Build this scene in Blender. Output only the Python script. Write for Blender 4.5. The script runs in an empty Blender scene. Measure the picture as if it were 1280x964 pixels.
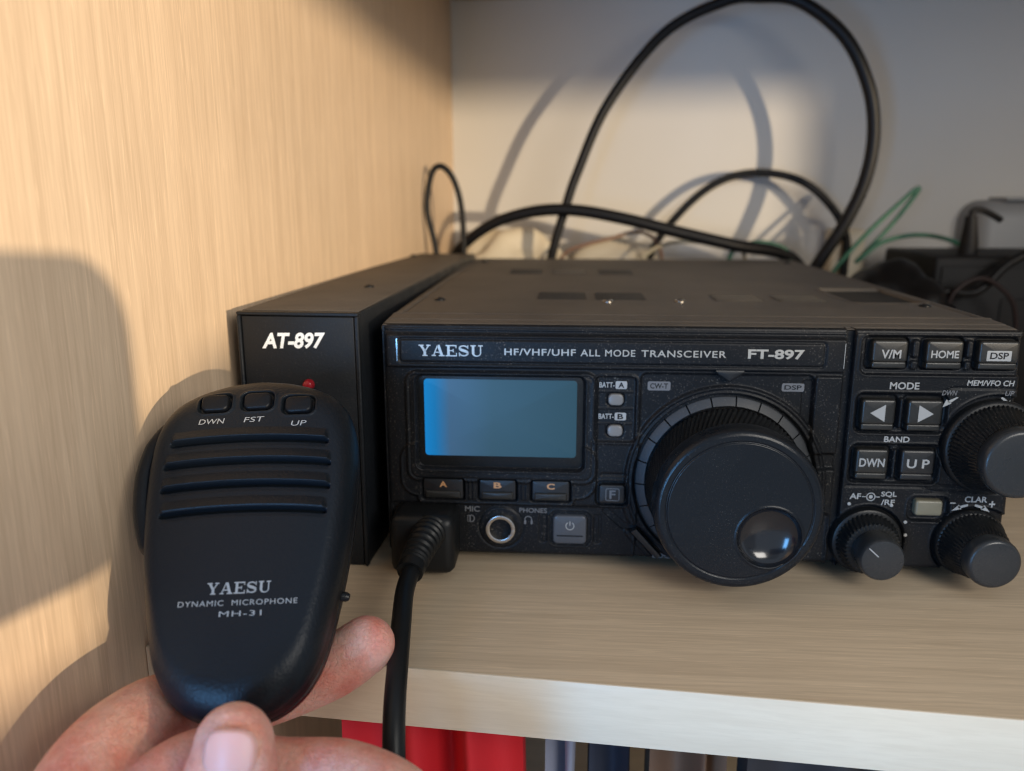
import bpy, bmesh, math, random
import numpy as np
from mathutils import Vector, Matrix
S = 0.001                       # everything below is laid out in millimetres
scene = bpy.context.scene
C = scene.collection
R = math.radians
rnd = random.Random(7)

# ------------------------------------------------------------------ camera
cam_d = bpy.data.cameras.new('camera'); cam = bpy.data.objects.new('camera', cam_d); C.objects.link(cam)
cam.location = (59.632*S, -257.355*S, 120.383*S)
yaw, pitch = -0.066715, 0.231312
cam.rotation_euler = (math.pi/2 - pitch, 0, -yaw)
cam_d.sensor_width = 36; cam_d.lens = 1018.663/1280*36
cam_d.clip_start = 0.01; cam_d.clip_end = 60
cam_d.dof.use_dof = True; cam_d.dof.focus_distance = 0.228; cam_d.dof.aperture_fstop = 11
scene.camera = cam
# ------------------------------------------------------------------ light of the room
w = bpy.data.worlds.new('World'); scene.world = w; w.use_nodes = True
w.node_tree.nodes['Background'].inputs[0].default_value = (0.74, 0.86, 1.0, 1)
w.node_tree.nodes['Background'].inputs[1].default_value = 0.54
def lamp(name, kind, loc, target, power, color, **kw):
    d = bpy.data.lights.new(name, kind); o = bpy.data.objects.new(name, d); C.objects.link(o)
    o.location = Vector(loc)*S
    o.rotation_euler = (Vector(target)-Vector(loc)).to_track_quat('-Z', 'Y').to_euler()
    d.energy = power; d.color = color
    for k, v in kw.items(): setattr(d, k, v)
    return o
lamp('low_warm_lamp', 'SPOT', (1950, -2110, 305), (80, 150, 130), 365, (1.0, 0.80, 0.55), shadow_soft_size=0.023, spot_size=R(40), spot_blend=0.2)
lamp('window_light', 'AREA', (420, -600, 330), (80, 0, 20), 3.0, (1.0, 0.95, 0.88), shape='RECTANGLE', size=0.30, size_y=0.22)
lamp('blue_screen_light', 'AREA', (-170, -620, 20), (-10, -60, 30), 2.6, (0.16, 0.48, 1.0), shape='RECTANGLE', size=0.12, size_y=0.30)
scene.view_settings.view_transform = 'Standard'
scene.view_settings.look = 'None'
scene.view_settings.exposure = 0.0
scene.view_settings.gamma = 1.0
scene.cycles.filter_width = 1.15

# ------------------------------------------------------------------ materials
def mat(name, base, rough=0.5, metal=0.0, emit=None, estr=0.0, coat=0.0, spec=0.5, sss=0.0):
    m = bpy.data.materials.new(name); m.use_nodes = True
    b = m.node_tree.nodes['Principled BSDF']
    b.inputs['Base Color'].default_value = (*base, 1); b.inputs['Roughness'].default_value = rough
    b.inputs['Metallic'].default_value = metal
    b.inputs['Specular IOR Level'].default_value = spec
    b.inputs['Coat Weight'].default_value = coat; b.inputs['Coat Roughness'].default_value = 0.05
    if emit: b.inputs['Emission Color'].default_value = (*emit, 1); b.inputs['Emission Strength'].default_value = estr
    return m
def nodes(m): return m.node_tree.nodes, m.node_tree.links, m.node_tree.nodes['Principled BSDF']
def coords(m, scale=(1, 1, 1), rot=(0, 0, 0)):
    n, l, b = nodes(m)
    tc = n.new('ShaderNodeNewGeometry'); mp = n.new('ShaderNodeMapping')
    mp.inputs['Scale'].default_value = scale; mp.inputs['Rotation'].default_value = rot
    l.new(tc.outputs['Position'], mp.inputs['Vector'])
    return mp
def noise(m, vec, scale, detail=4, rough=0.6, dist=0.0):
    n, l, b = nodes(m)
    t = n.new('ShaderNodeTexNoise'); t.inputs['Scale'].default_value = scale; t.inputs['Detail'].default_value = detail
    t.inputs['Roughness'].default_value = rough; t.inputs['Distortion'].default_value = dist
    l.new(vec.outputs[0], t.inputs['Vector']); return t
def ramp(m, src, stops):
    n, l, b = nodes(m)
    r = n.new('ShaderNodeValToRGB'); e = r.color_ramp.elements
    while len(e) < len(stops): e.new(0.5)
    for k, (p, c) in enumerate(stops):
        e[k].position = p; e[k].color = (*c, 1) if len(c) == 3 else c
    l.new(src, r.inputs[0]); return r
def mix(m, fac, a, b_, mode='MIX'):
    n, l, b = nodes(m)
    x = n.new('ShaderNodeMix'); x.data_type = 'RGBA'; x.blend_type = mode
    for sock, v in ((x.inputs['Factor'], fac), (x.inputs['A'], a), (x.inputs['B'], b_)):
        if hasattr(v, 'is_output'): l.new(v, sock)
        elif isinstance(v, (int, float)): sock.default_value = v
        else: sock.default_value = (*v, 1)
    return x.outputs['Result']
def bump(m, src, strength, dist):
    n, l, b = nodes(m)
    t = n.new('ShaderNodeBump'); t.inputs['Strength'].default_value = strength; t.inputs['Distance'].default_value = dist
    l.new(src, t.inputs['Height']); l.new(t.outputs[0], b.inputs['Normal'])

def wood(name, axis, light=(0.70, 0.50, 0.32), dark=(0.46, 0.31, 0.19), rough=0.45, spec=0.4, pores=0.4):
    m = mat(name, light, rough, spec=spec); n, l, b = nodes(m)
    fine = [950, 950, 950]; fine[axis] = 30
    mid = [230, 230, 230]; mid[axis] = 5
    pore = [1700, 1700, 1700]; pore[axis] = 80
    tilt = (0, 0, R(4.5))
    a = noise(m, coords(m, mid, tilt), 1.0, 5, .6, 0.15)
    f = noise(m, coords(m, fine, tilt), 1.0, 4, .62, 0.4)
    p = noise(m, coords(m, pore, tilt), 1.0, 2, .5)
    big = noise(m, coords(m, (9, 9, 9)), 1.0, 2, .5)
    c1 = ramp(m, a.outputs[0], [(0.32, tuple(.5*x+.5*y for x, y in zip(light, dark))), (0.62, light)])
    fr = ramp(m, f.outputs[0], [(0.42, (1, 1, 1)), (0.66, (0, 0, 0))])
    c2 = mix(m, fr.outputs[0], dark, c1.outputs[0])
    c2 = mix(m, 0.48, c1.outputs[0], c2)
    pr = ramp(m, p.outputs[0], [(0.58, (0, 0, 0)), (0.74, (1, 1, 1))])
    c3 = mix(m, pr.outputs[0], c2, tuple(min(1, x*1.28) for x in light))
    c3 = mix(m, pores, c2, c3)
    br = ramp(m, big.outputs[0], [(0.3, (0.93, 0.93, 0.93)), (0.7, (1.04, 1.03, 1.02))])
    c4 = mix(m, 1.0, c3, br.outputs[0], 'MULTIPLY')
    l.new(c4, b.inputs['Base Color'])
    rr = ramp(m, f.outputs[0], [(0.3, (rough-.04,)*3), (0.7, (rough+.08,)*3)]); l.new(rr.outputs[0], b.inputs['Roughness'])
    bump(m, f.outputs[0], 0.25, 0.00006)
    return m
W_side = wood('side_panel_wood', 2, (0.74, 0.56, 0.385), (0.52, 0.375, 0.245))
W_shelf = wood('shelf_wood', 0, (0.67, 0.54, 0.385), (0.47, 0.365, 0.25), 0.40)
W_edge = wood('edge_band_wood', 0, (0.80, 0.69, 0.53), (0.70, 0.59, 0.44), 0.42, 0.35, 0.05)

def plastic(name, base, rough, grain=9000, bstr=0.25, dust=0.0, dustcol=(0.30, 0.27, 0.23), spec=0.5):
    m = mat(name, base, rough, spec=spec); n, l, b = nodes(m)
    v = coords(m); g = noise(m, v, grain*0.30, 2, .5)
    bump(m, g.outputs[0], min(1, bstr*1.6), 0.00014)
    col = None
    if dust > 0:
        d1 = noise(m, v, 1900, 3, .7); d2 = noise(m, v, 60, 4, .6)
        sp = ramp(m, d1.outputs[0], [(0.60, (0, 0, 0)), (0.72, (1, 1, 1))])
        bl = ramp(m, d2.outputs[0], [(0.35, (0.15, .15, .15)), (0.7, (1, 1, 1))])
        f = mix(m, 1.0, sp.outputs[0], bl.outputs[0], 'MULTIPLY')
        f = mix(m, 1.0, f, (dust,)*3, 'MULTIPLY')
        col = mix(m, f, base, dustcol); l.new(col, b.inputs['Base Color'])
        s2 = ramp(m, d2.outputs[0], [(0.3, (rough-.06,)*3), (0.7, (rough+.1,)*3)]); l.new(s2.outputs[0], b.inputs['Roughness'])
    return m
M_panel = plastic('black_textured_plastic', (0.007, 0.008, 0.010), 0.40, dust=0.75, spec=0.20)
M_knob = plastic('knob_plastic', (0.008, 0.009, 0.010), 0.38, bstr=0.15, dust=0.4, spec=0.3)
M_cap = plastic('knob_cap_plastic', (0.008, 0.010, 0.013), 0.27, bstr=0.2, dust=0.3, spec=0.26)
M_capr = plastic('small_knob_cap_plastic', (0.026, 0.028, 0.030), 0.28, bstr=0.15, dust=0.2, spec=0.4)
M_mic = plastic('microphone_plastic', (0.007, 0.010, 0.014), 0.40, 4200, 0.45, spec=0.24)
M_micd = plastic('microphone_dark_plastic', (0.006, 0.007, 0.009), 0.42, 5200, 0.3, spec=0.22)
M_box = plastic('powder_coat_black', (0.010, 0.012, 0.015), 0.45, 4500, 0.35, dust=0.15, spec=0.26)
M_btn = plastic('smoky_button_plastic', (0.017, 0.017, 0.016), 0.34, bstr=0.1, dust=0.2)
M_btnk = plastic('black_button_plastic', (0.012, 0.013, 0.015), 0.34, bstr=0.1, dust=0.15)
M_grey = plastic('grey_power_button', (0.065, 0.072, 0.085), 0.35, bstr=0.1)
M_olive = plastic('translucent_lamp_button', (0.20, 0.18, 0.125), 0.35, bstr=0.1)
M_ring = plastic('grey_ring_rubber', (0.034, 0.038, 0.044), 0.5, dust=0.4)
M_rubber = plastic('black_rubber', (0.007, 0.008, 0.009), 0.42, bstr=0.1, spec=0.3)
M_void = mat('dark_cavity', (0.004, 0.004, 0.005), 0.8)
M_cable = mat('cable_sheath', (0.005, 0.005, 0.006), 0.45, spec=0.22)
M_matt = mat('matt_black_case', (0.006, 0.006, 0.007), 0.6, spec=0.25)
M_print = mat('white_print', (0.36, 0.36, 0.35), 0.6)
M_printg = mat('grey_print', (0.15, 0.15, 0.155), 0.6)
M_silver = mat('silver_print', (0.44, 0.42, 0.38), 0.38, metal=0.35)
M_orange = mat('orange_print', (0.50, 0.26, 0.12), 0.6)
M_white = mat('bright_white_print', (0.86, 0.90, 0.92), 0.5)
M_chrome = mat('nickel_metal', (0.62, 0.60, 0.57), 0.25, metal=1.0)
M_gloss = mat('polished_black_dimple', (0.012, 0.013, 0.016), 0.15, spec=0.6)
M_red = mat('red_led_plastic', (0.28, 0.010, 0.018), 0.25)
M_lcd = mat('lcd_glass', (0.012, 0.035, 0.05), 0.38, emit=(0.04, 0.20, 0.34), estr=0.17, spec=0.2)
def lcd_nodes():                 # blue reflection at the left end painted as emission, fading to teal across
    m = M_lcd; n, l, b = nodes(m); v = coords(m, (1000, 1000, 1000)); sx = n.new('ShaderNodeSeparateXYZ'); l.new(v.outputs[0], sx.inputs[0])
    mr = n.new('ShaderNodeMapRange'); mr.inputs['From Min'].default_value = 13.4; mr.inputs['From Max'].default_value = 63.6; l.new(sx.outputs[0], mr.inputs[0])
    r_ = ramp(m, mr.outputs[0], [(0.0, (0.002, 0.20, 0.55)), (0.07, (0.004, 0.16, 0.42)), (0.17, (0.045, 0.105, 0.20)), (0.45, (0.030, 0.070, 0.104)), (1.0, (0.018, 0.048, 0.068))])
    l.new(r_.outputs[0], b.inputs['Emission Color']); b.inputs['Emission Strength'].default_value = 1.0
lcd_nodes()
M_ledc = plastic('clear_led_window', (0.20, 0.19, 0.18), 0.3, bstr=0.1)
# dusty top sheet
def dusty(name, base, dustc, lo, hi):
    m = mat(name, base, 0.6, spec=0.35); n, l, b = nodes(m)
    v = coords(m); a = noise(m, v, 28, 5, .62); s = noise(m, coords(m, (150, 900, 400)), 1.0, 3, .6); f = noise(m, v, 1500, 2, .6)
    r = ramp(m, a.outputs[0], [(0.28, (lo,)*3), (0.72, (hi,)*3)])
    sr = ramp(m, s.outputs[0], [(0.3, (0.75,)*3), (0.7, (1, 1, 1))])
    fr = ramp(m, f.outputs[0], [(0.35, (0.8,)*3), (0.75, (1.2,)*3)])
    fac = mix(m, 1.0, mix(m, 1.0, r.outputs[0], sr.outputs[0], 'MULTIPLY'), fr.outputs[0], 'MULTIPLY')
    l.new(mix(m, fac, base, dustc), b.inputs['Base Color'])
    bump(m, f.outputs[0], 0.2, 0.00008)
    return m
M_top = dusty('dusty_black_sheet', (0.028, 0.028, 0.030), (0.235, 0.205, 0.172), 0.22, 0.45)
M_vent = dusty('vent_dark', (0.014, 0.014, 0.015), (0.16, 0.14, 0.12), 0.02, 0.10)
M_ventl = dusty('vent_dusty', (0.020, 0.020, 0.020), (0.20, 0.175, 0.15), 0.10, 0.34)
# back wall board
M_back = mat('white_back_board', (0.66, 0.655, 0.63), 0.7, spec=0.3)
_n = noise(M_back, coords(M_back), 5, 3); _r = ramp(M_back, _n.outputs[0], [(0.3, (0.50, 0.48, 0.445)), (0.7, (0.55, 0.53, 0.495))])
nodes(M_back)[1].new(_r.outputs[0], nodes(M_back)[2].inputs['Base Color'])
_n2 = noise(M_back, coords(M_back), 900, 2); bump(M_back, _n2.outputs[0], 0.15, 0.0002)
# skin
M_skin = mat('skin', (0.62, 0.33, 0.25), 0.48, spec=0.4)
def skin():
    m = M_skin; n, l, b = nodes(m)
    b.inputs['Subsurface Weight'].default_value = 0.35
    b.inputs['Subsurface Radius'].default_value = (1.0, 0.32, 0.18); b.inputs['Subsurface Scale'].default_value = 0.0035
    v = coords(m); a = noise(m, v, 60, 4, .65); f = noise(m, v, 1100, 3, .6); w_ = noise(m, coords(m, (260, 260, 1300)), 1.0, 3, .6, .6)
    r = ramp(m, a.outputs[0], [(0.34, (0.80, 0.27, 0.20)), (0.50, (0.86, 0.42, 0.33)), (0.66, (0.88, 0.54, 0.44))])
    fr = ramp(m, f.outputs[0], [(0.35, (0.90,)*3), (0.7, (1.05,)*3)])
    l.new(mix(m, 1.0, r.outputs[0], fr.outputs[0], 'MULTIPLY'), b.inputs['Base Color'])
    h = mix(m, 0.5, f.outputs[0], w_.outputs[0])
    vo_ = n.new('ShaderNodeTexVoronoi'); vo_.feature = 'DISTANCE_TO_EDGE'; vo_.inputs['Scale'].default_value = 620
    wv = noise(m, v, 300, 3, .6); dv = n.new('ShaderNodeMix'); dv.data_type = 'VECTOR'; dv.inputs['Factor'].default_value = 0.006
    l.new(v.outputs[0], dv.inputs['A']); l.new(wv.outputs[1], dv.inputs['B']); l.new(dv.outputs['Result'], vo_.inputs['Vector'])
    ve = ramp(m, vo_.outputs['Distance'], [(0.0, (0, 0, 0)), (0.12, (1, 1, 1))])
    lump = noise(m, v, 190, 3, .55)
    h = mix(m, 0.45, h, ve.outputs[0]); h = mix(m, 0.6, h, lump.outputs[0]); bump(m, h, 0.75, 0.0009)
skin()
M_nail = mat('nail', (0.76, 0.44, 0.40), 0.4, spec=0.35)
nodes(M_nail)[2].inputs['Subsurface Weight'].default_value = 0.3
nodes(M_nail)[2].inputs['Subsurface Radius'].default_value = (1.0, 0.4, 0.3); nodes(M_nail)[2].inputs['Subsurface Scale'].default_value = 0.002

# ------------------------------------------------------------------ building helpers
class T:                                   # a thing: an Empty that parents its parts (all meshes are given in world mm)
    def __init__(s, name, label, cat, loc, group=None):
        s.o = bpy.data.objects.new(name, None); C.objects.link(s.o); s.o.empty_display_size = 0.01
        s.o.location = Vector(loc)*S; s.loc = Vector(loc)*S
        s.o['label'] = label; s.o['category'] = cat
        if group: s.o['group'] = group
def offs(parent):
    if parent is None: return Vector((0, 0, 0))
    if isinstance(parent, T): return parent.loc
    return parent['_w'] and Vector(parent['_w'])
def link(name, me, material, parent=None, smooth=True, label=None):
    o = bpy.data.objects.new(name, me); C.objects.link(o)
    if material: me.materials.append(material)
    if smooth:
        me.shade_smooth()
        me.set_sharp_from_angle(angle=R(38))
    if isinstance(parent, T):
        o.parent = parent.o; o.location = -parent.loc
    elif parent is not None:
        o.parent = parent                 # sub-part: same frame as its part
    if label: o['label'] = label
    return o
def mesh_np(name, v, f):
    me = bpy.data.meshes.new(name); me.from_pydata([tuple(p) for p in np.asarray(v)*S], [], [tuple(int(i) for i in q) for q in f]); me.update(); return me
def from_bm(name, bm):
    for v in bm.verts: v.co *= S
    me = bpy.data.meshes.new(name); bm.normal_update(); bm.to_mesh(me); bm.free(); return me
def tag(o, label=None, cat=None, group=None, kind=None):
    for k, v in (('label', label), ('category', cat), ('group', group), ('kind', kind)):
        if v: o[k] = v
    return o
def xform(bm, mtx):
    if mtx is not None: bmesh.ops.transform(bm, matrix=mtx, verts=bm.verts)
def box_bm(x0, x1, y0, y1, z0, z1, bev=0.0, seg=2, mtx=None, bm=None):
    own = bm is None; b = bmesh.new()
    bmesh.ops.create_cube(b, size=1)
    for v in b.verts: v.co = Vector(((x0+x1)/2+v.co.x*(x1-x0), (y0+y1)/2+v.co.y*(y1-y0), (z0+z1)/2+v.co.z*(z1-z0)))
    if bev: bmesh.ops.bevel(b, geom=b.edges[:], offset=bev, segments=seg, profile=.5, affect='EDGES')
    xform(b, mtx)
    if own: return b
    me = bpy.data.meshes.new('t'); b.to_mesh(me); b.free(); bm.from_mesh(me); bpy.data.meshes.remove(me); return bm
def box(name, m, parent, x0, x1, y0, y1, z0, z1, bev=0.0, mtx=None, label=None, seg=2):
    return link(name, from_bm(name, box_bm(x0, x1, y0, y1, z0, z1, bev, seg, mtx)), m, parent, bev > 0, label)
def rr_outline(x0, x1, z0, z1, r, n=6):
    p = []
    for cx, cz, a0 in ((x1-r, z1-r, 0), (x0+r, z1-r, 90), (x0+r, z0+r, 180), (x1-r, z0+r, 270)):
        for k in range(n+1):
            a = R(a0+90*k/n); p.append((cx+r*math.cos(a), cz+r*math.sin(a)))
    return p
def prism(name, m, parent, outline, yb, yf, bev=0.3, mtx=None, label=None, dome=0.0, frame=None):
    # outline in (x,z), counter-clockwise seen from the front (-y); back at yb, front face at yf (< yb), rounded front edge
    P = np.array(outline); c = P.mean(0); n = len(P); V = []; F = []
    def inset(d):
        nx = np.roll(P, -1, 0) - np.roll(P, 1, 0); nn = np.stack([-nx[:, 1], nx[:, 0]], 1); nn /= np.linalg.norm(nn, axis=1)[:, None]+1e-9
        area = 0.5*np.sum(P[:, 0]*np.roll(P[:, 1], -1)-np.roll(P[:, 0], -1)*P[:, 1])
        return P+nn*d*(1 if area > 0 else -1)
    rings = [(0, yb)] + [(bev*(1-math.cos(a)), yf+bev*(1-math.sin(a))) for a in (0, R(30), R(60), R(90))]
    for d, y in rings:
        for q in inset(d): V.append((q[0], y, q[1]))
    for r_ in range(len(rings)-1):
        for i in range(n):
            j = (i+1) % n; F.append((r_*n+i, r_*n+j, (r_+1)*n+j, (r_+1)*n+i))
    V.append((c[0], yf-dome, c[1])); k = len(V)-1; b0 = (len(rings)-1)*n
    for i in range(n): F.append((b0+i, b0+(i+1) % n, k))
    V = np.array(V, float)
    if frame is not None: V = frame(V)
    me = mesh_np(name, V, F)
    if mtx is not None: me.transform(scaled(mtx))
    bm = bmesh.new(); bm.from_mesh(me); bmesh.ops.recalc_face_normals(bm, faces=bm.faces); bm.to_mesh(me); bm.free()
    return link(name, me, m, parent, True, label)
def scaled(m):
    m = m.copy(); m.translation = m.translation*S; return m
def lathe(name, m, parent, cx, cz, prof, n=64, knurl=None, mtx=None, label=None, cap=True):
    # prof: (radius, y) from back to front round the y axis through (cx, cz)
    V = []; F = []
    for (r, y) in prof:
        for k in range(n):
            a = 2*math.pi*k/n; rr = r
            if knurl: rr += knurl(a, y, r)
            V.append((cx+rr*math.cos(a), y, cz+rr*math.sin(a)))
    for i in range(len(prof)-1):
        for k in range(n):
            j = (k+1) % n; F.append((i*n+k, i*n+j, (i+1)*n+j, (i+1)*n+k))
    if cap: F.append(tuple((len(prof)-1)*n+k for k in range(n)))
    me = mesh_np(name, V, F)
    bm = bmesh.new(); bm.from_mesh(me); bmesh.ops.recalc_face_normals(bm, faces=bm.faces); bm.to_mesh(me); bm.free()
    if mtx is not None: me.transform(scaled(mtx))
    return link(name, me, m, parent, True, label)
def catmull(P, n=10):
    P = [np.array(p, float) for p in P]; P = [2*P[0]-P[1]]+P+[2*P[-1]-P[-2]]; out = []
    for i in range(1, len(P)-2):
        for k in range(n):
            t = k/n; a, b, c, d = P[i-1:i+3]
            out.append(.5*((2*b)+(-a+c)*t+(2*a-5*b+4*c-d)*t*t+(-a+3*b-3*c+d)*t**3))
    out.append(P[-2]); return np.array(out)
def sweep(P, rad, n=14, flat=1.0, roundends=False, upv=(0, 0, 1)):
    P = np.array(P); rad = np.array(rad, float); V = []; F = []
    tg = np.gradient(P, axis=0); tg /= np.linalg.norm(tg, axis=1)[:, None]
    up = np.array(upv, float); a = up-tg[0]*(up@tg[0])
    if np.linalg.norm(a) < 1e-3: a = np.array((1., 0, 0))-tg[0]*tg[0][0]
    a /= np.linalg.norm(a)
    for i in range(len(P)):
        a = a-tg[i]*(a@tg[i]); a /= np.linalg.norm(a); b = np.cross(tg[i], a)
        for k in range(n):
            an = 2*math.pi*k/n; V.append(P[i]+rad[i]*(math.cos(an)*a*flat+math.sin(an)*b))
    for i in range(len(P)-1):
        for k in range(n):
            j = (k+1) % n; F.append((i*n+k, (i+1)*n+k, (i+1)*n+j, i*n+j))
    F.append(tuple(reversed([k for k in range(n)]))[::-1]); F.append(tuple((len(P)-1)*n+k for k in range(n)))
    return V, F
def tube(name, m, parent, pts, r, n=14, sub=10, label=None):
    P = catmull(pts, sub); rr = [r]*len(P) if isinstance(r, (int, float)) else np.interp(np.linspace(0, 1, len(P)), np.linspace(0, 1, len(r)), r)
    V, F = sweep(P, rr, n)
    me = mesh_np(name, V, F)
    bm = bmesh.new(); bm.from_mesh(me); bmesh.ops.recalc_face_normals(bm, faces=bm.faces); bm.to_mesh(me); bm.free()
    return link(name, me, m, parent, True, label)

# lettering: built-in font turned into thin raised meshes, fitted to a rectangle of the panel
_fc = {}
def text_mesh(s, bold=0.0, shear=0.0, space=1.0):
    cu = bpy.data.curves.new('txt', 'FONT'); cu.body = s; cu.size = 1; cu.offset = bold; cu.shear = shear; cu.space_character = space
    cu.resolution_u = 4; cu.fill_mode = 'BOTH' if hasattr(cu, 'fill_mode') else cu.fill_mode
    cu.extrude = 0.0
    o = bpy.data.objects.new('txt', cu); C.objects.link(o)
    dg = bpy.context.evaluated_depsgraph_get(); dg.update()
    me = bpy.data.meshes.new_from_object(o.evaluated_get(dg))
    bpy.data.objects.remove(o); bpy.data.curves.remove(cu)
    v = np.array([tuple(p.co)[:2] for p in me.vertices]); f = [tuple(p.vertices) for p in me.polygons]
    bpy.data.meshes.remove(me); return v, f
def letters(name, s, x0, x1, z0, z1, y, m, parent, bold=0.01, shear=0.0, frame=None, space=1.0, vf=None, slope=0.0, label=None):
    v, f = vf if vf else text_mesh(s, bold, shear, space)
    lo = v.min(0); hi = v.max(0)
    V = np.zeros((len(v), 3)); V[:, 0] = x0+(v[:, 0]-lo[0])/(hi[0]-lo[0])*(x1-x0)
    V[:, 2] = z0+(v[:, 1]-lo[1])/(hi[1]-lo[1])*(z1-z0)+slope*(V[:, 0]-x0); V[:, 1] = y
    if frame is not None: V = frame(V)
    me = mesh_np(name, V, f)
    return link(name, me, m, parent, False, label)
def slab_letters():                       # wide slab-serif capitals drawn from strokes
    V = []; F = []
    def quad(a, b, c, d): k = len(V); V.extend([a, b, c, d]); F.append((k, k+1, k+2, k+3))
    def bar(x0, x1, z0, z1): quad((x0, z0), (x1, z0), (x1, z1), (x0, z1))
    def slant(xb, xt, z0, z1, w): quad((xb-w/2, z0), (xb+w/2, z0), (xt+w/2, z1), (xt-w/2, z1))
    s = 0.10
    # Y
    bar(0.0, .46, 1-s, 1); bar(.68, 1.05, 1-s, 1); slant(.53, .24, .42, 1-s, .24); slant(.56, .86, .42, 1-s, .12); bar(.43, .65, s, .42); bar(.32, .78, 0, s)
    o = 1.14   # A
    bar(o, o+.36, 0, s); bar(o+.62, o+1.12, 0, s); slant(o+.18, o+.53, s, 1, .10); slant(o+.88, o+.57, s, 1, .24); bar(o+.30, o+.72, .30, .39)
    o = 2.36   # E
    bar(o, o+.98, 0, s); bar(o, o+.95, 1-s, 1); bar(o+.14, o+.36, s, 1-s); bar(o+.36, o+.66, .46, .55); bar(o+.62, o+.70, .36, .65); bar(o+.90, o+.98, s, .30); bar(o+.87, o+.95, .72, 1-s)
    o = 3.46   # S
    pts = []
    for k in range(15): a = R(20+200*k/14); pts.append((o+.45+.33*math.cos(a), .735+.20*math.sin(a)))
    for k in range(1, 16): a = R(70-250*k/15+0); pts.append((o+.47+.35*math.cos(a), .275+.21*math.sin(a)))
    for i in range(len(pts)-1):
        (ax, az), (bx, bz) = pts[i], pts[i+1]; dx, dz = bx-ax, bz-az; L = math.hypot(dx, dz)+1e-6; nx, nz = -dz/L, dx/L
        wv = .055+.065*math.exp(-((i-14.5)/4.5)**2)
        quad((ax-nx*wv, az-nz*wv), (bx-nx*wv, bz-nz*wv), (bx+nx*wv, bz+nz*wv), (ax+nx*wv, az+nz*wv))
    bar(o+.80, o+.87, .66, 1.0); bar(o+.06, o+.13, 0, .36)
    o = 4.52   # U
    bar(o, o+.46, 1-s, 1); bar(o+.68, o+1.08, 1-s, 1); bar(o+.12, o+.34, .32, 1-s); bar(o+.83, o+.93, .32, 1-s)
    pr = []
    for k in range(13):
        a = R(180+180*k/12); pr.append(((o+.525+.405*math.cos(a), .32+.32*math.sin(a)), (o+.565+.265*math.cos(a)*.92+(.02 if k > 6 else -.0), .32+.23*math.sin(a))))
    for i in range(12): quad(pr[i][0], pr[i+1][0], pr[i+1][1], pr[i][1])
    return np.array(V), F
SLAB = slab_letters()
def shape(name, polys, y, m, parent, frame=None, label=None):     # flat print from polygons in (x,z)
    V = []; F = []
    for p in polys:
        k = len(V); V += [(q[0], y, q[1]) for q in p]; F.append(tuple(range(k, k+len(p))))
    V = np.array(V, float)
    if frame is not None: V = frame(V)
    return link(name, mesh_np(name, V, F), m, parent, False, label)
def rr_line(x0, x1, z0, z1, r, wd):                                 # thin outline of a rounded rectangle as quads
    a = rr_outline(x0, x1, z0, z1, r); b = rr_outline(x0+wd, x1-wd, z0+wd, z1-wd, max(r-wd, .05)); n = len(a)
    return [[a[i], a[(i+1) % n], b[(i+1) % n], b[i]] for i in range(n)]
def arc_band(cx, cz, r, wd, a0, a1, n=16):
    q = []
    for k in range(n):
        a, b = R(a0+(a1-a0)*k/n), R(a0+(a1-a0)*(k+1)/n)
        q.append([(cx+(r-wd/2)*math.cos(a), cz+(r-wd/2)*math.sin(a)), (cx+(r+wd/2)*math.cos(a), cz+(r+wd/2)*math.sin(a)), (cx+(r+wd/2)*math.cos(b), cz+(r+wd/2)*math.sin(b)), (cx+(r-wd/2)*math.cos(b), cz+(r-wd/2)*math.sin(b))])
    return q

# height-field tools (signed distance < 0 inside)
def sd_rr(X, Z, x0, x1, z0, z1, r=1.0):
    cx, cz, hx, hz = (x0+x1)/2, (z0+z1)/2, (x1-x0)/2-r, (z1-z0)/2-r
    qx, qz = np.abs(X-cx)-hx, np.abs(Z-cz)-hz
    return np.hypot(np.maximum(qx, 0), np.maximum(qz, 0))+np.minimum(np.maximum(qx, qz), 0)-r
def sd_c(X, Z, cx, cz, r): return np.hypot(X-cx, Z-cz)-r
def sd_seg(X, Z, ax, az, bx, bz, r):
    dx, dz = bx-ax, bz-az; t = np.clip(((X-ax)*dx+(Z-az)*dz)/(dx*dx+dz*dz), 0, 1)
    return np.hypot(X-ax-t*dx, Z-az-t*dz)-r
def inside(d, s=0.3): t = np.clip(.5-d/(2*s), 0, 1); return t*t*(3-2*t)
def line(d, wd=0.3): return np.exp(-(d/wd)**2)
def grid_mesh(name, xs, zs, fn, m, parent, skirt=None, keep=None):
    nx, nz = len(xs), len(zs); X, Z = np.meshgrid(xs, zs); V = fn(X, Z).reshape(-1, 3)
    i = np.arange((nz-1)*(nx-1)); r, c = i//(nx-1), i % (nx-1); a = r*nx+c
    F = np.stack([a, a+1, a+nx+1, a+nx], 1)
    me = bpy.data.meshes.new(name); me.vertices.add(len(V)); me.vertices.foreach_set('co', (V*S).astype(np.float32).ravel())
    me.loops.add(F.size); me.loops.foreach_set('vertex_index', F.astype(np.int32).ravel())
    me.polygons.add(len(F)); me.polygons.foreach_set('loop_start', np.arange(0, F.size, 4, dtype=np.int32)); me.polygons.foreach_set('loop_total', np.full(len(F), 4, np.int32))
    me.update(); me.validate()
    o = bpy.data.objects.new(name, me); C.objects.link(o); me.materials.append(m); me.shade_smooth()
    if isinstance(parent, T): o.parent = parent.o; o.location = -parent.loc
    return o

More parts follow.
